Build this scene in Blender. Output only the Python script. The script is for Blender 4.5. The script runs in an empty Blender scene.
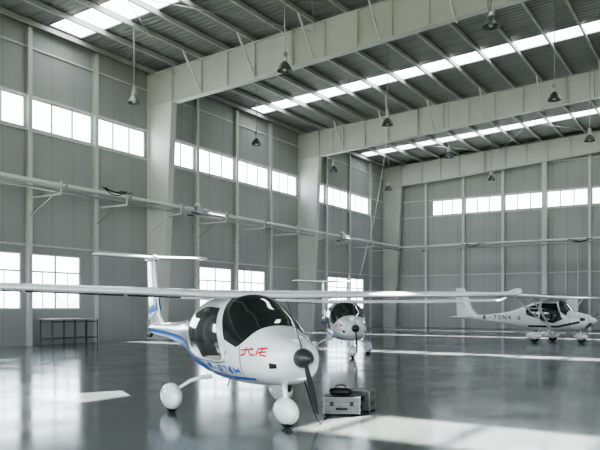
import bpy, math, random
from mathutils import Vector, Matrix
random.seed(4)
sc = bpy.context.scene

# ------------------------------------------------------------------ materials
def mat(name, col=(.5,.5,.5), rough=.5, metal=0., spec=.5, coat=0., noise=None, bump=None, emis=None):
    m = bpy.data.materials.new(name); m.use_nodes = True
    nt = m.node_tree; b = nt.nodes['Principled BSDF']
    b.inputs['Base Color'].default_value = (*col, 1)
    b.inputs['Roughness'].default_value = rough
    b.inputs['Metallic'].default_value = metal
    b.inputs['Specular IOR Level'].default_value = spec
    b.inputs['Coat Weight'].default_value = coat
    if emis:
        b.inputs['Emission Color'].default_value = (*emis[0], 1)
        b.inputs['Emission Strength'].default_value = emis[1]
    if noise:
        sc_, amt = noise
        tc = nt.nodes.new('ShaderNodeTexCoord'); n = nt.nodes.new('ShaderNodeTexNoise')
        n.inputs['Scale'].default_value = sc_; n.inputs['Detail'].default_value = 5
        nt.links.new(tc.outputs['Object'], n.inputs['Vector'])
        r = nt.nodes.new('ShaderNodeMapRange')
        r.inputs['From Min'].default_value = .3; r.inputs['From Max'].default_value = .7
        r.inputs['To Min'].default_value = 1-amt; r.inputs['To Max'].default_value = 1+amt
        nt.links.new(n.outputs['Fac'], r.inputs['Value'])
        mx = nt.nodes.new('ShaderNodeVectorMath'); mx.operation = 'SCALE'
        mx.inputs[0].default_value = col
        nt.links.new(r.outputs[0], mx.inputs['Scale'])
        nt.links.new(mx.outputs[0], b.inputs['Base Color'])
    return m

def panel_mat(name, col, axis, pitch, rough=.55, bstr=.5, joint=None, jaxis='Z', jdark=.62):
    """corrugated sheet: sine ribs along axis, plus thin joints"""
    m = mat(name, col, rough); nt = m.node_tree; b = nt.nodes['Principled BSDF']
    tc = nt.nodes.new('ShaderNodeTexCoord'); sp = nt.nodes.new('ShaderNodeSeparateXYZ')
    nt.links.new(tc.outputs['Object'], sp.inputs[0])
    m1 = nt.nodes.new('ShaderNodeMath'); m1.operation = 'MULTIPLY'; m1.inputs[1].default_value = 2*math.pi/pitch
    nt.links.new(sp.outputs[axis], m1.inputs[0])
    s = nt.nodes.new('ShaderNodeMath'); s.operation = 'SINE'; nt.links.new(m1.outputs[0], s.inputs[0])
    bp = nt.nodes.new('ShaderNodeBump'); bp.inputs['Strength'].default_value = bstr; bp.inputs['Distance'].default_value = .02
    nt.links.new(s.outputs[0], bp.inputs['Height']); nt.links.new(bp.outputs[0], b.inputs['Normal'])
    n = nt.nodes.new('ShaderNodeTexNoise'); n.inputs['Scale'].default_value = .35; n.inputs['Detail'].default_value = 6
    nt.links.new(tc.outputs['Object'], n.inputs['Vector'])
    r = nt.nodes.new('ShaderNodeMapRange'); r.inputs['From Min'].default_value=.3; r.inputs['From Max'].default_value=.7
    r.inputs['To Min'].default_value = .93; r.inputs['To Max'].default_value = 1.06
    nt.links.new(n.outputs['Fac'], r.inputs['Value'])
    fac = r.outputs[0]
    if joint:
        f = nt.nodes.new('ShaderNodeMath'); f.operation='MULTIPLY'; f.inputs[1].default_value = 1/joint
        nt.links.new(sp.outputs[jaxis], f.inputs[0])
        fr = nt.nodes.new('ShaderNodeMath'); fr.operation='FRACT'; nt.links.new(f.outputs[0], fr.inputs[0])
        lt = nt.nodes.new('ShaderNodeMath'); lt.operation='GREATER_THAN'; lt.inputs[1].default_value = .04/joint
        nt.links.new(fr.outputs[0], lt.inputs[0])
        mr = nt.nodes.new('ShaderNodeMapRange'); mr.inputs['To Min'].default_value=jdark; mr.inputs['To Max'].default_value=1
        nt.links.new(lt.outputs[0], mr.inputs['Value'])
        mm = nt.nodes.new('ShaderNodeMath'); mm.operation='MULTIPLY'
        nt.links.new(fac, mm.inputs[0]); nt.links.new(mr.outputs[0], mm.inputs[1]); fac = mm.outputs[0]
    mx = nt.nodes.new('ShaderNodeVectorMath'); mx.operation='SCALE'; mx.inputs[0].default_value = col
    nt.links.new(fac, mx.inputs['Scale']); nt.links.new(mx.outputs[0], b.inputs['Base Color'])
    return m

def glow_glass(name, tcol, ecol, e):
    m = bpy.data.materials.new(name); m.use_nodes = True; nt = m.node_tree
    nt.nodes.clear()
    o = nt.nodes.new('ShaderNodeOutputMaterial'); a = nt.nodes.new('ShaderNodeAddShader')
    t = nt.nodes.new('ShaderNodeBsdfTransparent'); t.inputs[0].default_value = (*tcol,1)
    em = nt.nodes.new('ShaderNodeEmission'); em.inputs[0].default_value = (*ecol,1); em.inputs[1].default_value = e
    nt.links.new(t.outputs[0], a.inputs[0]); nt.links.new(em.outputs[0], a.inputs[1]); nt.links.new(a.outputs[0], o.inputs[0])
    return m

M_wall_y = panel_mat('wall_panel_left', (.40,.405,.405), 'Y', .28, bstr=.06, joint=1.1417, jaxis='Y', jdark=.82)
M_wall_x = panel_mat('wall_panel_back', (.39,.395,.395), 'X', .25, bstr=.06, joint=1.0, jaxis='X', jdark=.82)
M_roof = panel_mat('roof_sheet', (.31,.312,.31), 'Y', .3, bstr=.8, joint=.9, jaxis='Y')
M_steel = mat('painted_steel', (.62,.622,.61), .45, noise=(.6,.06))
M_purlin = mat('purlin_steel', (.47,.47,.465), .45, noise=(.8,.1))
M_frame = mat('window_frame', (.66,.67,.67), .4)
M_sky = glow_glass('skylight_grp', (.8,.8,.8), (.95,1,1), 1.4)
M_win = glow_glass('window_glass', (.8,.83,.85), (.92,.97,1), 1.6)
M_pipe = mat('pipe_white', (.74,.74,.72), .3)
M_galv = mat('galvanised', (.45,.46,.46), .35, metal=.7)
M_white = mat('gelcoat_white', (.80,.82,.82), .18, coat=.6)
M_blue = mat('paint_blue', (.02,.16,.58), .3, coat=.4)
M_red = mat('paint_red', (.55,.03,.04), .4)
M_black = mat('paint_black', (.015,.015,.017), .4)
M_glass = mat('tinted_canopy', (.022,.03,.028), .05, spec=.9, coat=.8)
M_rubber = mat('rubber', (.02,.02,.02), .8, noise=(20,.2))
M_prop = mat('propeller_grey', (.06,.06,.063), .3)
M_alu = mat('aluminium_case', (.17,.175,.175), .38, metal=.4, noise=(8,.15))
M_trim = mat('case_trim', (.26,.265,.265), .4, metal=.6)
M_ref = mat('lamp_reflector', (.18,.185,.19), .35, metal=.3)
M_bulb = mat('lamp_glass', (.6,.62,.62), .15)
M_grass = mat('outside_grass', (.16,.18,.12), .9, noise=(.3,.2))
M_tree = mat('foliage', (.10,.13,.10), .9, noise=(.6,.3))
M_dark = mat('dark_metal', (.05,.05,.052), .5, metal=.3)
M_tbl = mat('table_steel', (.16,.16,.16), .45, metal=.3)

# floor : polished epoxy
M_floor = mat('epoxy_floor', (.16,.18,.175), .2)
nt = M_floor.node_tree; b = nt.nodes['Principled BSDF']
tc = nt.nodes.new('ShaderNodeTexCoord')
n1 = nt.nodes.new('ShaderNodeTexNoise'); n1.inputs['Scale'].default_value=.28; n1.inputs['Detail'].default_value=8; n1.inputs['Roughness'].default_value=.65
n2 = nt.nodes.new('ShaderNodeTexNoise'); n2.inputs['Scale'].default_value=.9; n2.inputs['Detail'].default_value=6
for n in (n1,n2): nt.links.new(tc.outputs['Object'], n.inputs['Vector'])
cr = nt.nodes.new('ShaderNodeValToRGB')
cr.color_ramp.elements[0].position=.3; cr.color_ramp.elements[0].color=(.085,.097,.095,1)
cr.color_ramp.elements[1].position=.72; cr.color_ramp.elements[1].color=(.155,.17,.166,1)
nt.links.new(n1.outputs['Fac'], cr.inputs[0]); nt.links.new(cr.outputs[0], b.inputs['Base Color'])
mr = nt.nodes.new('ShaderNodeMapRange'); mr.inputs['From Min'].default_value=.3; mr.inputs['From Max'].default_value=.7
mr.inputs['To Min'].default_value=.10; mr.inputs['To Max'].default_value=.21
nt.links.new(n2.outputs['Fac'], mr.inputs['Value']); nt.links.new(mr.outputs[0], b.inputs['Roughness'])
b.inputs['Specular IOR Level'].default_value=.5

# ------------------------------------------------------------------ mesh builder
class MB:
    def __init__(s): s.v=[]; s.f=[]; s.m=[]; s.mats=[]
    def mi(s, m):
        if m not in s.mats: s.mats.append(m)
        return s.mats.index(m)
    def add(s, vs, fs, m):
        o=len(s.v); k=s.mi(m); s.v += [tuple(v) for v in vs]
        for f in fs: s.f.append([o+i for i in f]); s.m.append(k)
    def box(s,x0,x1,y0,y1,z0,z1,m):
        vs=[(x,y,z) for x in(x0,x1) for y in(y0,y1) for z in(z0,z1)]
        s.add(vs,[(0,1,3,2),(4,6,7,5),(0,4,5,1),(2,3,7,6),(0,2,6,4),(1,5,7,3)],m)
    def bar(s,p,q,w,h,m,up=(0,0,1)):
        p=Vector(p);q=Vector(q);d=(q-p).normalized();u=Vector(up)
        if abs(d.dot(u))>.98:u=Vector((0,1,0))
        a=d.cross(u).normalized();c=a.cross(d).normalized()
        vs=[P+a*i*w/2+c*j*h/2 for P in(p,q) for i,j in((-1,-1),(1,-1),(1,1),(-1,1))]
        s.add(vs,[(0,1,2,3),(7,6,5,4),(0,4,5,1),(1,5,6,2),(2,6,7,3),(3,7,4,0)],m)
    def tube(s,pts,r,m,n=10,sq=1.,cap=True):
        pts=[Vector(p) for p in pts]; rs=r if isinstance(r,(list,tuple)) else [r]*len(pts)
        rings=[]
        for i,p in enumerate(pts):
            d=(pts[min(i+1,len(pts)-1)]-pts[max(i-1,0)]).normalized()
            u=Vector((0,0,1)) if abs(d.z)<.9 else Vector((1,0,0))
            a=d.cross(u).normalized();c=a.cross(d).normalized()
            rings.append([p+a*math.cos(t)*rs[i]+c*math.sin(t)*rs[i]*sq for t in[2*math.pi*k/n for k in range(n)]])
        s.loft(rings,m,cap)
    def loft(s,rings,m,cap=True,closed=True):
        n=len(rings[0]); vs=[v for r in rings for v in r]; fs=[]
        for i in range(len(rings)-1):
            for k in range(n if closed else n-1):
                a=i*n+k; b_=i*n+(k+1)%n
                fs.append((a,b_,b_+n,a+n))
        if cap: fs.append(tuple(range(n-1,-1,-1))); fs.append(tuple(range((len(rings)-1)*n,len(rings)*n)))
        s.add(vs,fs,m)
    def lathe(s,prof,c,m,n=20,axis='z'):
        c=Vector(c); rings=[]
        for r,h in prof:
            ring=[]
            for k in range(n):
                t=2*math.pi*k/n
                if axis=='z': ring.append(c+Vector((r*math.cos(t),r*math.sin(t),h)))
                elif axis=='x': ring.append(c+Vector((h,r*math.cos(t),r*math.sin(t))))
                else: ring.append(c+Vector((r*math.cos(t),h,r*math.sin(t))))
            rings.append(ring)
        s.loft(rings,m,True)
    def ellip(s,c,rx,ry,rz,m,n=20,k=12,shape=None):
        rings=[]
        for i in range(k+1):
            u=-math.cos(math.pi*i/k)*.999; r=math.sqrt(max(1e-4,1-u*u))
            if shape: r*=shape(u)
            rings.append([(c[0]+u*rx,c[1]+ry*r*math.cos(t),c[2]+rz*r*math.sin(t)) for t in[2*math.pi*j/n for j in range(n)]])
        s.loft(rings,m,True)
    def obj(s,name,smooth=None,parent=None,bevel=None):
        me=bpy.data.meshes.new(name); me.from_pydata(s.v,[],s.f); me.update()
        for m in s.mats: me.materials.append(m)
        me.polygons.foreach_set('material_index',s.m)
        import bmesh
        bm=bmesh.new(); bm.from_mesh(me); bmesh.ops.recalc_face_normals(bm,faces=bm.faces); bm.to_mesh(me); bm.free()
        if smooth:
            me.polygons.foreach_set('use_smooth',[True]*len(me.polygons))
            me.set_sharp_from_angle(angle=math.radians(smooth))
        o=bpy.data.objects.new(name,me); sc.collection.objects.link(o)
        if parent: o.parent=parent
        if bevel:
            bv=o.modifiers.new('bevel','BEVEL'); bv.width=bevel; bv.segments=2; bv.limit_method='ANGLE'
        return o

def empty(name,loc=(0,0,0),rz=0):
    e=bpy.data.objects.new(name,None); e.empty_display_size=.3; sc.collection.objects.link(e)
    e.location=loc; e.rotation_euler=(0,0,rz); return e

# ------------------------------------------------------------------ camera frame helpers (plan coordinates)
CX,CY,EYE=24.0,-16.9,1.5
def W(x,d): return (CX+.85*x-.527*d, CY+.527*x+.85*d)

# ------------------------------------------------------------------ hangar shell
WID=48.; Y0,Y1=-19.5,35.; EAVE=12.95; SL=.055
def rz(x): return EAVE+SL*min(x,WID-x)
def rects(u0,u1,v0,v1,ops):
    us=sorted({u0,u1,*[o[0] for o in ops],*[o[1] for o in ops]}); vs=sorted({v0,v1,*[o[2] for o in ops],*[o[3] for o in ops]})
    out=[]
    for a,b_ in zip(us,us[1:]):
        run=None
        for c,d in zip(vs,vs[1:]):
            mu,mv=(a+b_)/2,(c+d)/2
            if any(o[0]<mu<o[1] and o[2]<mv<o[3] for o in ops):
                if run: out.append((a,b_,*run)); run=None
            else: run=(run[0],d) if run else (c,d)
        if run: out.append((a,b_,*run))
    return out

PY=[-19.4+3.425*i for i in range(17)]   # wall posts along Y; every 4th is a frame
UZ0,UZ1=8.7,9.95; LZ0,LZ1=1.45,3.7
left_ops=[];wins=[]
for i in range(16):
    a,b_=PY[i],PY[i+1]
    if b_>33: continue
    a2=a+(.3 if i%4==0 else .13); b2=b_-(.3 if (i+1)%4==0 else .13)
    left_ops.append((a2,b2,UZ0,UZ1)); wins.append(('L',a2,b2,UZ0,UZ1,3,False))
low=[(-2.1,.85),(1.25,3.8),(-9,-6.4),(11.75,14.5),(15.1,17.8),(25.3,28.4),(28.9,31.0)]
for a,b_ in low:
    left_ops.append((a,b_,LZ0,LZ1)); wins.append(('L',a,b_,LZ0,LZ1,2,True))
w=MB()
for r in rects(Y0,Y1+.2,0,EAVE+.05,left_ops): w.box(-.2,0,r[0],r[1],r[2],r[3],M_wall_y)
w.obj('wall_left')
w=MB()
for r in rects(Y0,Y1+.2,0,EAVE+.05,left_ops): w.box(WID,WID+.2,r[0],r[1],r[2],r[3],M_wall_y)
w.obj('wall_right')
BX=[.5+3*i for i in range(16)]
bops=[]
for i in range(1,15):
    a,b_=BX[i]+.13,BX[i+1]-.13
    if i==1: a=4.0
    bops.append((a,b_,UZ0,UZ1-.1)); wins.append(('B',a,b_,UZ0,UZ1-.1,3,False))
def gable(w,y0,y1,m):
    w.add([(-.2,y0,EAVE),(WID/2,y0,rz(WID/2)+.1),(WID+.2,y0,EAVE),(-.2,y1,EAVE),(WID/2,y1,rz(WID/2)+.1),(WID+.2,y1,EAVE)],
          [(0,1,2),(5,4,3),(0,3,4,1),(1,4,5,2),(2,5,3,0)],m)
w=MB()
for r in rects(0,WID,0,EAVE,bops): w.box(r[0],r[1],Y1,Y1+.2,r[2],r[3],M_wall_x)
gable(w,Y1,Y1+.2,M_wall_x); w.obj('wall_back')
w=MB()
for r in rects(0,WID,0,EAVE,[(3,45,0,8)]): w.box(r[0],r[1],Y0-.2,Y0,r[2],r[3],M_wall_x)
gable(w,Y0-.2,Y0,M_wall_x); w.obj('wall_front')

w=MB(); w.box(-.2,WID+.2,Y0-.2,Y1+.2,-.1,0,M_floor); w.obj('floor')
w=MB(); w.box(-150,200,-150,-19.7,-.3,-.12,M_grass); w.box(-150,200,35.2,220,-.3,-.12,M_grass)
w.box(-150,-.2,-19.7,35.2,-.3,-.12,M_grass); w.box(48.2,200,-19.7,35.2,-.3,-.12,M_grass); w.obj('ground_outside')

# roof
sky=[(.4,7.8,1.9,3.5),(13.9,15.2,1.9,3.5),(19.4,23.2,1.9,3.5),(.4,23.6,15.8,17.1),(.4,23.6,29.7,30.9),  # front row beyond view: openings added where they throw sun patches on floor
     (24.4,47.6,15.8,17.1),(24.4,47.6,29.7,30.9),(24.4,47.6,1.9,3.5)]
w=MB()
def slab(w,r,t,m,dz=0):
    x0,x1,y0,y1=r; 
    vs=[(x,y,rz(x)+z+dz) for x in(x0,x1) for y in(y0,y1) for z in(0,t)]
    w.add(vs,[(0,1,3,2),(4,6,7,5),(0,4,5,1),(2,3,7,6),(0,2,6,4),(1,5,7,3)],m)
for r in rects(0,24,Y0-.2,Y1+.2,sky[:5]): slab(w,r,.08,M_roof)
for r in rects(24,48,Y0-.2,Y1+.2,sky[5:]): slab(w,r,.08,M_roof)
w.obj('ceiling')
w=MB()
for r in sky: slab(w,r,.02,M_sky,.03)
w.obj('skylight_panels')

# purlins
w=MB()
for i in range(32):
    x=.3+1.5*i
    if i>=16: x=WID-(.3+1.5*(i-16))
    z=rz(x)
    w.box(x-.015,x+.015,Y0,Y1,z-.24,z-.005,M_purlin)
    w.box(x-.015,x+.075,Y0,Y1,z-.255,z-.235,M_purlin)
    w.box(x-.075,x+.015,Y0,Y1,z-.03,z-.01,M_purlin)
w.obj('roof_purlins')

# portal frames
FR=[-5.7,8.0,21.7,34.65]
BOT0=11.1
def frame(y):
    w=MB(); fw=.19; t=.03
    for sgn in (0,1):
        def X(x): return x if sgn==0 else WID-x
        def poly(pts,y0,y1,m=M_steel):
            n=len(pts); vs=[(X(p[0]),yy,p[1]) for yy in(y0,y1) for p in pts]
            fs=[tuple(range(n)),tuple(range(2*n-1,n-1,-1))]+[(i,(i+1)%n,(i+1)%n+n,i+n) for i in range(n)]
            w.add(vs,fs,m)
        top=lambda x: rz(x)-.26
        bot=lambda x: BOT0+SL*x+ (0 if x<5 else min((x-5)*.02,.22))
        cd0,cd1=.95,1.55
        poly([(.02,0),(cd0,0),(cd1,BOT0+.08),(cd1,top(cd1)),(.02,top(0))],y-t/2,y+t/2)          # column web
        poly([(.02,0),(.05,0),(.05,top(0)),(.02,top(0))],y-fw,y+fw)                            # outer flange
        poly([(cd0,0),(cd0+.04,0),(cd1+.04,BOT0+.06),(cd1,BOT0+.06)],y-fw,y+fw)                # inner flange
        poly([(cd1-.02,BOT0+.06),(cd1+.03,BOT0+.06),(cd1+.03,top(cd1)),(cd1-.02,top(cd1))],y-fw,y+fw)
        poly([(.05,BOT0+.08),(cd1,BOT0+.08),(cd1,BOT0+.05),(.05,BOT0+.05)],y-fw,y+fw)
        xs=[1.55,5,10,16,24]
        poly([(x,bot(x)) for x in xs]+[(x,top(x)) for x in xs[::-1]],y-t/2,y+t/2)
        for a,b_ in zip(xs,xs[1:]):
            poly([(a,bot(a)-.03),(b_,bot(b_)-.03),(b_,bot(b_)),(a,bot(a))],y-fw,y+fw)
        poly([(0.02,top(0)-.02),(24,top(24)-.02),(24,top(24)+.005),(.02,top(0)+.005)],y-fw,y+fw)
        for x in (8.2,8.26,16.5,16.56):
            poly([(x,bot(x)),(x+.03,bot(x)),(x+.03,top(x)),(x,top(x))],y-fw,y+fw)
        for x in (3.3,4.8,6.3,9.8,11.3,12.8,14.3,17.9,19.4,20.9,22.4):
            poly([(x,bot(x)),(x+.012,bot(x)),(x+.012,top(x)),(x,top(x))],y-.12,y+.12)
        poly([(0.02,0),(cd0+.15,0),(cd0+.15,.04),(.02,.04)],y-.26,y+.26)
    # knee braces to purlins
    if y<30:
        for i in range(0,16,2):
            x=.3+1.5*(i+2)
            if x>23.5: continue
            zb=BOT0+SL*x+.1
            for s in (-1,1):
                w.bar((x,y+s*.1,zb),(x,y+s*1.35,rz(x)-.22),.07,.07,M_steel)
    return w.obj('steel_portal_frame')
for y in FR: frame(y)
w=MB()
for a,b_ in ((-5.7,8.0),(21.7,34.5)):
    for x in (1.7,9.3,16.9):
        w.tube([(x,a+.05,rz(x)-.5),(x+7.4,b_-.05,rz(x+7.4)-.5)],.016,M_galv,6)
        w.tube([(x+7.4,a+.05,rz(x+7.4)-.55),(x,b_-.05,rz(x)-.55)],.016,M_galv,6)
w.obj('roof_tie_rods')

# wall posts / girts
w=MB()
for i,y in enumerate(PY):
    if i%4==0 or y>34.5: continue
    w.box(.0,.16,y-.015,y+.015,0,12.7,M_steel)
    w.box(.0,.02,y-.1,y+.1,0,12.7,M_steel); w.box(.15,.17,y-.1,y+.1,0,12.7,M_steel)
w.box(0,.05,Y0,Y1,4.0,4.06,M_steel)
for z in (UZ0-.12,UZ1+.02,11.9): w.box(0,.06,Y0,Y1,z,z+.08,M_steel)
w.obj('trim_1')
w=MB()
for i,x in enumerate(BX):
    d=.34 if i%4==0 else .16; h=.16 if i%4==0 else .09
    w.box(x-.015,x+.015,Y1-d,Y1,0,rz(x)-.3,M_steel)
    w.box(x-h,x+h,Y1-.02,Y1,0,rz(x)-.3,M_steel); w.box(x-h,x+h,Y1-d-.02,Y1-d,0,rz(x)-.3,M_steel)
for z in (4.0,UZ0-.12,UZ1-.08,11.9): w.box(0,WID,Y1-.05,Y1,z,z+.08,M_steel)
w.obj('trim_2')

# windows
k=0
for side,a,b_,z0,z1,n,tr in wins:
    k+=1; w=MB()
    def bx(u0,u1,v0,v1,d0,d1,m):
        if side=='L': w.box(-d1,-d0,u0,u1,v0,v1,m)
        else: w.box(u0,u1,Y1+d0,Y1+d1,v0,v1,m)
    f=.055
    bx(a,b_,z0,z0+f,.02,.12,M_frame); bx(a,b_,z1-f,z1,.02,.12,M_frame)
    bx(a,a+f,z0+f,z1-f,.02,.12,M_frame); bx(b_-f,b_,z0+f,z1-f,.02,.12,M_frame)
    for i in range(1,n):
        u=a+(b_-a)*i/n; bx(u-.04,u+.04,z0+f,z1-f,.03,.11,M_frame)
    if tr:
        zt=z0+(z1-z0)*.68; bx(a+f,b_-f,zt-.035,zt+.035,.035,.105,M_frame)
        for i in range(n):
            u=a+(b_-a)*(i+.5)/n; bx(u-.02,u+.02,z0+f,zt,.04,.1,M_frame)
    bx(a+f,b_-f,z0+f,z1-f,.065,.07,M_win)
    w.obj('window_%d'%k)
# treeline outside
w=MB()
for i in range(60):
    y=-40+i*2.6+random.uniform(-1,1); r=random.uniform(2,4.2)
    w.ellip((-75+random.uniform(-4,4),y,r*.7-.2),r,r,r*.9,M_tree,n=9,k=6)
w.obj('tree_line',smooth=60)

# ------------------------------------------------------------------ pipes
pe=empty('overhead_pipes')
w=MB()
for z,r,x in ((6.28,.075,1.75),(6.02,.06,1.78),(6.16,.035,1.95)):
    w.tube([(x,Y0+.3,z),(x,34.1-(x-1.75),z)],r,M_pipe if r>.07 else M_galv,10)
    w.tube([(x,34.1-(x-1.75),z),(47,34.1-(x-1.75),z)],r*.8,M_pipe if r>.07 else M_galv,10)
w.obj('pipes',smooth=40,parent=pe)
w=MB()
for y in PY:
    if y>34: continue
    w.bar((.18,y,5.9),(2.02,y,5.9),.05,.07,M_steel); w.bar((.18,y,5.2),(1.5,y,5.87),.035,.035,M_galv)
    w.box(1.98,2.02,y-.03,y+.03,5.87,6.4,M_steel)
    w.lathe([(.09,-.06),(.1,0),(.09,.06)],(1.75,y+.4,6.28),M_galv,10,'y')
for x in BX[1:]:
    w.bar((x,Y1-.37,5.92),(x,33.8,5.92),.06,.08,M_steel)
w.obj('pipe_brackets',parent=pe)
for yy in (9.2,24):
    w=MB(); w.box(1.6,1.98,yy,yy+.5,6.1,6.42,M_galv); w.tube([(1.8,yy+.5,6.28),(1.8,yy+1.1,6.28)],.11,M_galv,12)
    w.lathe([(.08,0),(.14,.06),(.14,.1),(.03,.2)],(1.8,yy+.25,6.42),M_pipe,12)
    w.tube([(1.8,yy+.1,6.1),(1.8,yy-.1,5.95),(1.8,yy-.5,5.95)],.03,M_dark,8)
    w.obj('heater_unit',smooth=40,bevel=.01,parent=pe)
def bundle(name,cx,cy,z,along):
    w=MB()
    for j in range(4):
        pts=[]
        L=random.uniform(.45,.8); D=random.uniform(.1,.28); o=random.uniform(-.2,.2)
        for i in range(13):
            t=i/12; u=(t-.5)*2*L+o; zz=z-D*(1-(2*t-1)**2)+random.uniform(-.01,.01)+.08
            pts.append((cx+u if along=='x' else cx+random.uniform(-.02,.02),cy+u if along=='y' else cy+random.uniform(-.02,.02),zz))
        w.tube(pts,.018,M_black,6)
    w.obj(name,smooth=50,parent=pe)
bundle('hanging_cables',2.1,3.9,6.35,'y')
bundle('hanging_cables',7.6,33.95,6.2,'x'); bundle('hanging_cables',14.9,33.95,6.2,'x')
w=MB()
for dx in (0,.8):
    w.tube([(14.0+dx,34.5,.0),(14.0+dx,34.5,5.9)],.045,M_galv,8)
w.box(13.95,14.85,34.35,34.75,1.3,2.3,M_galv)
w.obj('electrical_conduit')

# hanging rope
w=MB()
pts=[]
for (px,py,dd) in ((386,146,38),(381,180,38),(374,220,38),(366,252,37.5),(359,280,37),(356,300,36.6),(354,322,36.3)):
    a=W((px-300)/700*dd,dd); pts.append((a[0],a[1],1.5+(308-py)/700*dd))
pts.insert(0,(pts[0][0],pts[0][1],rz(pts[0][0])-.05)); pts.append((pts[-1][0],pts[-1][1],0.01))
w.tube(pts,.014,M_pipe,6); w.obj('hanging_rope')

# ------------------------------------------------------------------ lamps
for Y in (4.0,12.7,20.9,29.0):
    for X in (3.0,10.4,17.8):
        e=empty('hanging_lamp',(X,Y,0)); zr=rz(X)-.02; z=10.0
        w=MB(); w.tube([(0,0,z+.5),(0,0,zr)],.018,M_galv,8); w.obj('suspension_rod',parent=e)
        w=MB(); w.lathe([(.03,.62),(.09,.58),(.1,.5),(.1,.3),(.07,.26)],(0,0,z),M_galv,16); w.obj('ballast_housing',smooth=40,parent=e)
        w=MB()
        w.loft([[ (r*math.cos(t),r*math.sin(t),z+h) for t in[2*math.pi*q/24 for q in range(24)]] for r,h in ((.07,.27),(.11,.24),(.18,.15),(.24,.03),(.27,-.05),(.275,-.06),(.26,-.05),(.17,.13),(.1,.2))],M_ref,cap=False)
        w.obj('bell_reflector',smooth=40,parent=e)
        w=MB(); w.lathe([(.02,.2),(.05,.12),(.085,.03),(.07,-.04),(.01,-.07)],(0,0,z),M_bulb,14); w.obj('lamp_bulb',smooth=60,parent=e)

# ------------------------------------------------------------------ aircraft
def pchip(xs,ys):
    n=len(xs); h=[xs[i+1]-xs[i] for i in range(n-1)]; d=[(ys[i+1]-ys[i])/h[i] for i in range(n-1)]
    m=[d[0]]+[0 if d[i-1]*d[i]<=0 else 2*d[i-1]*d[i]/(d[i-1]+d[i]) for i in range(1,n-1)]+[d[-1]]
    def f(x):
        x=min(max(x,xs[0]),xs[-1]); i=0
        while i<n-2 and x>xs[i+1]: i+=1
        t=(x-xs[i])/h[i]
        return (2*t**3-3*t*t+1)*ys[i]+(t**3-2*t*t+t)*h[i]*m[i]+(-2*t**3+3*t*t)*ys[i+1]+(t**3-t*t)*h[i]*m[i+1]
    return f
class Fus:
    def __init__(s,sec,p=2.4):
        xs=[q[0] for q in sec]; s.x0,s.x1=xs[0],xs[-1]
        s.zb=pchip(xs,[q[1] for q in sec]); s.zt=pchip(xs,[q[2] for q in sec]); s.hw=pchip(xs,[q[3] for q in sec]); s.p=p
    def P(s,x,th,off=0):
        zb,zt,hw=s.zb(x),s.zt(x),s.hw(x); zc=(zb+zt)/2; hz=(zt-zb)/2
        c,si=math.cos(th),math.sin(th); e=2/s.p
        y=hw*math.copysign(abs(c)**e,c); z=hz*math.copysign(abs(si)**e,si)
        if off:
            n=Vector((0,y/hw**2,z/hz**2)).normalized()
            ds=.02; slope=(s.zt(x+ds)-s.zt(x-ds))/(2*ds) if si>0 else 0
            n=(n+Vector((-slope*max(si,0),0,0))).normalized()
            return Vector((x,y,zc+z))+n*off
        return Vector((x,y,zc+z))
    def th(s,x,z,side):
        zb,zt=s.zb(x),s.zt(x); zc=(zb+zt)/2; hz=(zt-zb)/2
        q=max(-.999,min(.999,(z-zc)/hz)); si=math.copysign(abs(q)**(s.p/2),q); t=math.asin(si)
        return math.pi-t if side<0 else t
    def body(s,w,m,n=48,N=90):
        rings=[[s.P(s.x0+(s.x1-s.x0)*(1-(1-i/N)**1.25),2*math.pi*k/n) for k in range(n)] for i in range(N+1)]
        w.loft(rings,m,True)
    def patch(s,w,top,bot,side,m,off=.006,N=26,K=12):
        def lerp(pl,t):
            L=[0]
            for a,b_ in zip(pl,pl[1:]): L.append(L[-1]+math.dist(a,b_))
            q=t*L[-1]; i=0
            while i<len(pl)-2 and q>L[i+1]: i+=1
            f=(q-L[i])/(L[i+1]-L[i]); return (pl[i][0]+(pl[i+1][0]-pl[i][0])*f, pl[i][1]+(pl[i+1][1]-pl[i][1])*f)
        rings=[]
        for i in range(N+1):
            a=lerp(bot,i/N); b_=lerp(top,i/N)
            r=[]
            for j in range(K+1):
                f=j/K; x=a[0]+(b_[0]-a[0])*f; z=a[1]+(b_[1]-a[1])*f
                r.append(s.P(x,s.th(x,z,side),off))
            rings.append(r)
        w.loft(rings,m,False,False)
    def stroke(s,w,pts,wd,side,m):
        for a,b_ in zip(pts,pts[1:]):
            d=Vector((b_[0]-a[0],b_[1]-a[1])).normalized(); n=Vector((-d.y,d.x))*wd/2
            s.patch(w,[(a[0]+n.x,a[1]+n.y),(b_[0]+n.x,b_[1]+n.y)],[(a[0]-n.x,a[1]-n.y),(b_[0]-n.x,b_[1]-n.y)],side,m,.009,5,2)

def foil(n=14,t=.12):
    up=[];lo=[]
    for i in range(n+1):
        x=.5*(1-math.cos(math.pi*i/n)); y=5*t*(.2969*math.sqrt(x)-.126*x-.3516*x*x+.2843*x**3-.1036*x**4)
        cam=.03*4*x*(1-x)
        up.append((x,cam+y)); lo.append((x,cam-y*.8))
    return up[::-1]+lo[1:-1]
def wing(w,stations,m,vertical=False,t=.12):
    rings=[]
    for (s,xle,ch,z,*tt) in stations:
        f=foil(t=tt[0] if tt else t)
        if vertical: rings.append([(xle-px*ch,(py-.12*px*(1-px))*ch,s) for px,py in f])
        else: rings.append([(xle-px*ch,s,z+py*ch) for px,py in f])
    w.loft(rings,m,True)

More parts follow.
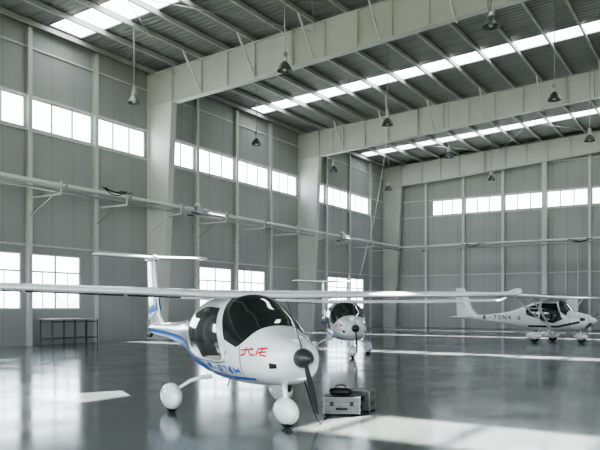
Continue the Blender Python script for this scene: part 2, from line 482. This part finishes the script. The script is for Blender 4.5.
def wheel(parent,x,y,r,wd,name):
    w=MB()
    prof=[(r*.35,-wd/2),(r*.8,-wd/2),(r*.96,-wd*.35),(r,0),(r*.96,wd*.35),(r*.8,wd/2),(r*.35,wd/2)]
    w.lathe(prof,(x,y,r),M_rubber,24,'y'); w.lathe([(r*.2,-wd*.55),(r*.5,-wd*.52),(r*.5,wd*.52),(r*.2,wd*.55)],(x,y,r),M_alu,16,'y')
    w.obj(name,smooth=40,parent=parent)
def pant(parent,x,y,name,L=.36,zc=.225,h=.195,wd=.13):
    w=MB()
    w.ellip((x-.04,y,zc),L,wd,h,M_white,24,16,shape=lambda u:1-.22*max(0,-u)**1.5+.0*u)
    w.obj(name,smooth=60,parent=parent)
def propeller(parent,x,z,R,ang,name='propeller'):
    w=MB()
    for s in (0,math.pi):
        rings=[]
        for i in range(15):
            t=i/14; r=.05+(R-.05)*t
            ch=(.05+.05*math.sin(math.pi*min(1,t*1.05+.08))**.8) if t<.95 else .03
            tw=math.radians(80-26*t)
            ring=[]
            for px,py in foil(7,.13):
                u=(px-.4)*ch; v=py*ch
                ax=u*math.sin(tw)*-1+v*math.cos(tw); la=u*math.cos(tw)+v*math.sin(tw)
                a=ang+s
                ring.append((x+ax-.05*t*t, r*math.sin(a)+la*math.cos(a), z+r*math.cos(a)-la*math.sin(a)))
            rings.append(ring)
        w.loft(rings,M_prop,True)
    w.obj(name,smooth=50,parent=parent)

FONT={'N':[[(0,0),(0,1),(.6,0),(.6,1)]],'A':[[(0,0),(.3,1),(.6,0)],[(.12,.4),(.48,.4)]],'S':[[(.6,.85),(.3,1),(0,.8),(.6,.25),(.3,0),(0,.15)]],'0':[[(.3,0),(0,.3),(0,.7),(.3,1),(.6,.7),(.6,.3),(.3,0)]],
 '1':[[(.2,.8),(.4,1),(.4,0)]],'6':[[(.5,1),(0,.4),(.1,.05),(.5,.05),(.55,.4),(.1,.5)]],'H':[[(0,0),(0,1)],[(.6,0),(.6,1)],[(0,.5),(.6,.5)]],'-':[[(.1,.5),(.5,.5)]],'B':[[(0,0),(0,1),(.5,.8),(0,.5),(.6,.25),(0,0)]],'7':[[(0,1),(.6,1),(.2,0)]]}
def text(F,w,s,x0,z0,h,adv,wd,m):
    for sd in (-1,1):
        for i,ch in enumerate(s):
            if ch==' ': continue
            for st in FONT[ch]:
                if sd<0: pts=[(x0+(i*1.0+px)*adv,z0+pz*h) for px,pz in st]
                else: pts=[(x0+(len(s)-i-px)*adv,z0+pz*h) for px,pz in st]
                F.stroke(w,pts,wd,sd,m)

def motor_glider(pos,head,prop_ang,deco=True):
    a=math.atan2(.527*head[0]+.85*head[1], .85*head[0]-.527*head[1])
    p=W(*pos); e=empty('light_aircraft',(p[0],p[1],0),a)
    F=Fus([(-4.35,1.02,1.14,.04),(-4.0,.98,1.19,.085),(-3,.93,1.23,.12),(-2,.84,1.28,.17),(-1.2,.70,1.40,.29),(-.6,.575,1.56,.44),(0,.50,1.68,.54),
           (.5,.47,1.72,.57),(.9,.47,1.69,.57),(1.3,.48,1.51,.55),(1.65,.50,1.32,.49),(1.95,.53,1.20,.42),(2.18,.58,1.13,.34),(2.32,.65,1.07,.26),(2.38,.74,1.03,.17)])
    w=MB(); F.body(w,M_white); w.obj('fuselage',smooth=50,parent=e)
    w=MB(); rings=[]
    pm=math.radians(84)
    for j in range(41):
        v=j/40*2-1; ph=v*pm
        xr=.88+.36*abs(v)**2; xf=1.76-.06*abs(v)**2.5-.16*abs(v)**6
        rings.append([F.P(xr+(xf-xr)*i/16, math.pi/2-ph, .007) for i in range(17)])
    w.loft(rings,M_glass,False,False); w.obj('windshield',smooth=60,parent=e)
    w=MB()
    for sd in (-1,1):
        F.patch(w,[(-.42,1.2),(-.15,1.42),(.35,1.52),(.86,1.50)],[(-.42,1.12),(-.2,.90),(.4,.80),(1.02,.80),(1.13,.86)],sd,M_glass)
        F.patch(w,[(-.95,1.28),(-.52,1.42)],[(-.95,1.24),(-.52,1.16)],sd,M_glass)
    w.obj('side_windows',smooth=60,parent=e)
    w=MB()
    for sd in (-1,1):
        F.patch(w,[(-4.2,1.10),(-3,1.08),(-1.6,1.02),(-.6,.86),(.35,.70)],[(-4.2,1.03),(-3,.98),(-1.6,.87),(-.6,.68),(.35,.61)],sd,M_blue,.006,40,4)
        F.patch(w,[(.35,.625),(1.0,.60),(1.85,.63)],[(.35,.59),(1.0,.56),(1.8,.60)],sd,M_blue,.006,30,4)
        o=1.66
        for st in ([(0,.93),(.3,.96)],[(.14,1.0),(.1,.86),(0,.82)],[(.18,.93),(.26,.84),(.34,.86)],[(.24,.99),(.28,.95)],[(.40,.98),(.38,.84)],[(.40,.97),(.58,.99)],[(.50,1.0),(.46,.86),(.6,.84)],[(.42,.90),(.58,.92)]):
            F.stroke(w,[(o+x*.80,.965+(z-.92)*.62) for x,z in st],.018,sd,M_red)
    text(F,w,'B-016H',.48,.655,.085,.19,.026,M_blue)
    w.obj('livery_markings',parent=e)
    w=MB()
    for sd in (-1,1):
        F.stroke(w,[(-.5,1.3),(-.48,.9),(-.2,.77),(.9,.765),(1.2,.80),(1.3,.95)],.010,sd,M_dark)
        F.stroke(w,[(1.60,1.12),(1.64,.9),(1.62,.62)],.009,sd,M_dark)
        F.patch(w,[(2.18,.84),(2.28,.83)],[(2.18,.77),(2.28,.78)],sd,M_black)
    w.obj('panel_seams',parent=e)
    w=MB()
    st=[]
    for y,xl,ch,z,t in ((-5.4,.52,.22,1.93,.08),(-5.33,.62,.42,1.87,.1),(-5.15,.70,.60,1.83,.12),(-4.6,.76,.68,1.815,.12),(-3,.86,.84,1.775,.125),(-1.2,.95,.97,1.725,.13),(-.5,.97,1.0,1.70,.135),
                        (.5,.97,1.0,1.70,.135),(1.2,.95,.97,1.715,.13),(3,.86,.84,1.735,.125),(4.6,.76,.68,1.76,.12),(5.15,.70,.60,1.775,.12),(5.33,.62,.42,1.82,.1),(5.4,.52,.22,1.88,.08)):
        st.append((y,xl,ch,z-.04,t))
    wing(w,st,M_white); w.obj('main_wing',smooth=40,parent=e)
    w=MB()
    for sg in (-1,1):
        k2=.028 if sg<0 else .016
        w.bar((.20,sg*.8,1.655),(.16,sg*4.9,1.645+k2*4.9),.012,.03,M_dark)
        for yy in (1.6,2.9,4.2): w.bar((.05,sg*yy,1.645+k2*yy),(.28,sg*yy,1.635+k2*yy),.03,.05,M_white)
    w.obj('flaperon_hinges',parent=e)
    w=MB()
    wing(w,[(1.02,-3.15,1.2,0,.05),(1.16,-3.35,1.02,0,.08),(1.35,-3.62,.80,0,.10),(1.7,-3.80,.68,0,.11),(2.1,-3.93,.60,0,.11),(2.48,-4.02,.56,0,.11)],M_white,True)
    w.obj('tail_fin',smooth=40,parent=e)
    w=MB()
    w.tube([(-3.85,0,2.5),(-4.0,0,2.505),(-4.4,0,2.505),(-4.72,0,2.5)],[.02,.07,.06,.015],M_white,14); w.obj('tail_bullet',smooth=60,parent=e)
    w=MB()
    wing(w,[(-1.17,-4.16,.30,2.55,.08),(-1.1,-4.08,.46,2.55),(-.5,-4.0,.58,2.52),(0,-3.95,.64,2.5),(.5,-4.0,.58,2.51),(1.1,-4.08,.46,2.53),(1.17,-4.16,.30,2.53,.08)],M_white,t=.14)
    w.obj('horizontal_stabiliser',smooth=40,parent=e)
    w=MB()
    for sy in (-.05,.05):
        w.add([(-3.72,sy*.9,1.45),(-4.35,sy*.7,1.25),(-4.38,sy*.5,1.38),(-3.85,sy*.9,1.72)],[(0,1,2,3)],M_blue)
    w.obj('fin_stripe',parent=e)
    w=MB(); w.tube([(-4.2,0,1.0),(-4.3,0,.93),(-4.5,0,.93)],.03,M_dark,8); w.obj('tail_skid',smooth=50,parent=e)
    w=MB(); w.lathe([(.115,2.365),(.12,2.40),(.11,2.47),(.08,2.54),(.04,2.59),(.008,2.60)],(0,0,.90),M_prop,24,'x'); w.obj('spinner',smooth=50,parent=e)
    propeller(e,2.44,.90,.72,prop_ang)
    for sy,nm in ((-1,'starboard'),(1,'port')):
        w=MB(); pts=[(.08,sy*.30,.50),(.07,sy*.45,.49),(.05,sy*.62,.44),(.02,sy*.78,.34),(0,sy*.86,.24)]
        rs=[.06,.055,.05,.042,.036]
        w.tube(pts,rs,M_white,12,.6); w.obj('gear_leg_'+nm,smooth=50,parent=e)
        wheel(e,0,sy*.88,.165,.11,'main_wheel_'+nm); pant(e,0,sy*.88,'wheel_fairing_'+nm)
    w=MB(); w.tube([(1.86,0,.62),(1.92,0,.45),(1.97,0,.3)],[.04,.035,.032],M_white,12); w.obj('nose_strut',smooth=50,parent=e)
    wheel(e,1.97,0,.155,.10,'nose_wheel'); pant(e,1.97,0,'nose_wheel_fairing',.30,.205,.175,.12)
    w=MB(); w.tube([(.6,0,1.74),(.6,0,2.05)],.008,M_black,6); w.tube([(.1,0,.5),(-.05,0,.32)],.01,M_black,6); w.obj('antenna',parent=e)
    w=MB(); w.tube([(1.75,.16,.52),(1.7,.17,.44),(1.6,.17,.42)],.03,M_dark,10); w.obj('exhaust_pipe',smooth=50,parent=e)
    return e

near_plane=motor_glider((-1.07,10.5),(.46,-.888),math.radians(-17))
motor_glider((1.36,22.9),(.11,-.994),math.radians(-5))

def strut_plane(pos,head):
    a=math.atan2(.527*head[0]+.85*head[1], .85*head[0]-.527*head[1])
    p=W(*pos); e=empty('light_aircraft',(p[0],p[1],0),a)
    F=Fus([(-4.2,.98,1.12,.04),(-3,.90,1.18,.11),(-1.8,.76,1.32,.20),(-.9,.60,1.58,.38),(-.3,.52,1.80,.52),(.2,.50,1.86,.56),(.7,.50,1.84,.56),(.95,.50,1.66,.55),(1.2,.52,1.40,.52),(1.5,.56,1.30,.46),(1.8,.62,1.23,.38),(1.98,.70,1.15,.28),(2.03,.78,1.08,.2)],2.9)
    w=MB(); F.body(w,M_white); w.obj('fuselage',smooth=50,parent=e)
    w=MB(); rings=[]
    for j in range(33):
        v=j/32*2-1; ph=v*math.radians(72); xr=.74+.2*v*v; xf=1.19-.02*v*v
        rings.append([F.P(xr+(xf-xr)*i/12,math.pi/2-ph,.007) for i in range(13)])
    w.loft(rings,M_glass,False,False); w.obj('windshield',smooth=60,parent=e)
    w=MB()
    for sd in (-1,1):
        F.patch(w,[(.05,1.70),(.72,1.70)],[(.0,.95),(.6,.85),(1.02,1.02)],sd,M_glass)
        F.patch(w,[(-.72,1.50),(-.06,1.68)],[(-.65,1.2),(-.08,1.05)],sd,M_glass)
    w.obj('side_windows',smooth=60,parent=e)
    w=MB()
    text(F,w,'B-70NA 6',-2.95,.98,.17,.26,.03,M_dark)
    for sd in (-1,1):
        F.patch(w,[(-.6,.74),(.8,.74),(1.7,.95)],[(-.6,.66),(.8,.66),(1.7,.86)],sd,M_dark,.006,20,3)
        F.stroke(w,[(1.3,1.15),(1.3,.65)],.01,sd,M_dark)
        F.patch(w,[(1.72,1.08),(1.9,1.06)],[(1.72,.95),(1.9,.96)],sd,M_black)
    w.obj('livery_markings',parent=e)
    w=MB()
    wing(w,[(-4.72,.72,1.1,1.99,.06),(-4.62,.86,1.3,1.98,.11),(-2.5,.90,1.36,1.95,.13),(0,.90,1.36,1.93,.13),(2.5,.90,1.36,1.95,.13),(4.62,.86,1.3,1.98,.11),(4.72,.72,1.1,1.99,.06)],M_white)
    w.obj('main_wing',smooth=40,parent=e)
    w=MB()
    for sy in (-1,1):
        w.bar((.5,sy*.5,.62),(.62,sy*2.6,1.90),.07,.03,M_white); w.bar((.45,sy*.5,.62),(-.15,sy*2.6,1.92),.06,.03,M_white)
        w.bar((.56,sy*1.6,1.28),(.55,sy*1.6,1.93),.03,.02,M_white)
    w.obj('wing_struts',parent=e)
    w=MB()
    wing(w,[(1.02,-3.05,1.35,0,.05),(1.2,-3.35,1.1,0,.07),(1.5,-3.62,.85,0,.09),(2.1,-3.85,.66,0,.09),(2.42,-4.0,.50,0,.09),(2.48,-4.1,.34,0,.08)],M_white,True)
    w.obj('tail_fin',smooth=40,parent=e)
    w=MB()
    for sy in (-.045,.045):
        for q in range(7):
            z=1.55+q*.11; x=-3.95-q*.05
            w.add([(x,sy,z),(x-.22,sy*.8,z+.02),(x-.18,sy*.8,z+.07),(x+.03,sy,z+.05)],[(0,1,2,3)],M_galv)
    w.obj('fin_pattern',parent=e)
    w=MB()
    wing(w,[(-1.2,-3.75,.45,1.08,.07),(-1.1,-3.62,.68,1.08),(0,-3.45,.85,1.08),(1.1,-3.62,.68,1.08),(1.2,-3.75,.45,1.08,.07)],M_white,t=.08)
    w.obj('horizontal_stabiliser',smooth=40,parent=e)
    w=MB(); w.lathe([(.17,2.0),(.175,2.04),(.15,2.14),(.09,2.24),(.01,2.29)],(0,0,.94),M_white,20,'x'); w.obj('spinner',smooth=50,parent=e)
    propeller(e,2.09,.94,.82,math.radians(65))
    for sy,nm in ((-1,'starboard'),(1,'port')):
        w=MB(); w.tube([(-.05,sy*.35,.6),(-.05,sy*.86,.24)],[.035,.03],M_white,10); w.tube([(.4,sy*.35,.55),(-.02,sy*.86,.24)],.022,M_white,8); w.obj('gear_leg_'+nm,parent=e)
        wheel(e,-.05,sy*.92,.19,.14,'main_wheel_'+nm); pant(e,-.05,sy*.92,'wheel_fairing_'+nm,.36,.29,.17,.13)
    w=MB(); w.tube([(1.55,0,.66),(1.62,0,.24)],.03,M_galv,10); w.obj('nose_strut',parent=e)
    wheel(e,1.62,0,.18,.12,'nose_wheel'); pant(e,1.62,0,'nose_wheel_fairing',.32,.28,.16,.11)
    return e
strut_plane((10.85,31.0),(.72,-.69))

# ------------------------------------------------------------------ cases
def case(cx,cd,rot,L,D,H,z=0.):
    p=W(cx,cd); e=empty('aluminium_flight_case',(p[0],p[1],z),math.radians(31.8+rot))
    w=MB(); w.box(-L/2,L/2,-D/2,D/2,.012,H*.62,M_alu); w.box(-L/2,L/2,-D/2,D/2,H*.64,H,M_alu); w.box(-L/2+.01,L/2-.01,-D/2+.01,D/2-.01,H*.6,H*.66,M_dark)
    w.obj('case_shell',parent=e,bevel=.012)
    w=MB(); t=.012
    for x in (-L/2,L/2):
        for y in (-D/2,D/2): w.box(x-t,x+t,y-t,y+t,.005,H+.004,M_trim)
    for zz in (.012+t,H*.60,H*.67,H-t*.5):
        for y in (-D/2,D/2): w.box(-L/2,L/2,y-t*.9,y+t*.9,zz-t*.7,zz+t*.7,M_trim)
        for x in (-L/2,L/2): w.box(x-t*.9,x+t*.9,-D/2,D/2,zz-t*.7,zz+t*.7,M_trim)
    w.obj('edge_trim',parent=e,bevel=.004)
    w=MB()
    for x in (-L*.28,L*.28):
        w.box(x-.025,x+.025,-D/2-.022,-D/2-.01,H*.52,H*.74,M_dark)
    w.tube([(-.07,-D/2-.01,H*.38),(-.07,-D/2-.045,H*.36),(0,-D/2-.05,H*.355),(.07,-D/2-.045,H*.36),(.07,-D/2-.01,H*.38)],.011,M_black,8)
    for x in (-L/2-t,L/2+t): w.tube([(x,-.06,H*.4),(x*1.06,-.05,H*.38),(x*1.06,.05,H*.38),(x,.06,H*.4)],.01,M_black,8)
    for x in (-L/2+.03,L/2-.03):
        for y in (-D/2+.03,D/2-.03): w.lathe([(.018,0),(.02,.008),(.018,.014)],(x,y,0),M_rubber,10)
    w.obj('latches_and_handles',parent=e)
    return e
case(.60,9.95,-6,.50,.30,.25)
case(.86,10.32,-22,.42,.30,.30)
p=W(.58,9.97); e=empty('tool_bag',(p[0],p[1],.256),math.radians(20))
w=MB()
rings=[]
for i in range(13):
    u=-1+2*i/12; r=(1-abs(u)**5)**.5*.999+.001
    rings.append([(u*.17,.09*r*math.copysign(abs(math.cos(t))**.7,math.cos(t)),.055+.055*max(r,.2)*math.copysign(abs(math.sin(t))**.7,math.sin(t))) for t in[2*math.pi*k/20 for k in range(20)]])
w.loft(rings,M_black,True); w.obj('bag_body',smooth=60,parent=e)
w=MB(); w.tube([(-.08,0,.10),(-.06,0,.14),(0,0,.15),(.06,0,.14),(.08,0,.10)],.01,M_dark,8); w.box(-.13,.13,-.004,.004,.105,.114,M_galv); w.obj('bag_handle',smooth=50,parent=e)
# power cable from the nose, looping over the floor to the case
def bez(ps,n=30):
    out=[]
    P=[Vector(ps[0])]+[Vector(p) for p in ps]+[Vector(ps[-1])]
    for i in range(1,len(P)-2):
        for j in range(n//3):
            t=j/(n//3)
            out.append(.5*((2*P[i])+(-P[i-1]+P[i+1])*t+(2*P[i-1]-5*P[i]+4*P[i+1]-P[i+2])*t*t+(-P[i-1]+3*P[i]-3*P[i+1]+P[i+2])*t**3))
    out.append(P[-2]); return out
pts=[]
for x,d,z in ((.02,8.72,.70),(.10,8.75,.45),(.19,8.85,.16),(.26,9.0,.02),(.30,9.3,.012),(.36,9.6,.012),(.42,9.72,.012)):
    q=W(x,d); pts.append((q[0],q[1],z))
w=MB(); w.tube(bez(pts),.009,M_black,8); cab=w.obj('ground_power_cable',smooth=60)
cab.parent=near_plane
cab.matrix_parent_inverse=(Matrix.Translation(near_plane.location)@Matrix.Rotation(near_plane.rotation_euler.z,4,'Z')).inverted()

# ------------------------------------------------------------------ work table at left wall
e=empty('work_table',(.75,2.6,0),0)
w=MB(); w.box(-.4,.4,-1.2,1.2,1.02,1.07,M_galv); w.obj('table_top',parent=e,bevel=.006)
w=MB()
for y in (-1.15,-.58,0,.58,1.15):
    for x in (-.36,.36): w.box(x-.02,x+.02,y-.02,y+.02,0,1.02,M_tbl)
for x in (-.36,.36):
    for z in (.25,.92): w.box(x-.02,x+.02,-1.15,1.15,z,z+.04,M_tbl)
for y in (-1.15,0,1.15):
    for z in (.25,.92): w.box(-.36,.36,y-.02,y+.02,z,z+.04,M_tbl)
w.obj('table_frame',parent=e)

# ------------------------------------------------------------------ light
wd=bpy.data.worlds.new('sky'); sc.world=wd; wd.use_nodes=True; nt=wd.node_tree
bg=nt.nodes['Background']; bg.inputs[0].default_value=(.86,.94,1,1); bg.inputs[1].default_value=3.6
s=bpy.data.lights.new('sun','SUN'); s.energy=60; s.angle=math.radians(.8); s.color=(1,.97,.92)
so=bpy.data.objects.new('sun',s); sc.collection.objects.link(so)
so.rotation_euler=Vector((0,-11.1,-13.6)).to_track_quat('-Z','Y').to_euler(); so.location=(20,40,40)

c=bpy.data.cameras.new('camera'); co=bpy.data.objects.new('camera',c); sc.collection.objects.link(co)
co.location=(CX,CY,EYE); co.rotation_euler=(math.radians(90),0,math.atan2(.527,.85)); c.lens=42; c.sensor_width=36; c.shift_y=83/600
c.clip_end=500; sc.camera=co
sc.view_settings.view_transform='AgX'
try: sc.view_settings.look='AgX - High Contrast'
except Exception: pass
sc.view_settings.exposure=.15
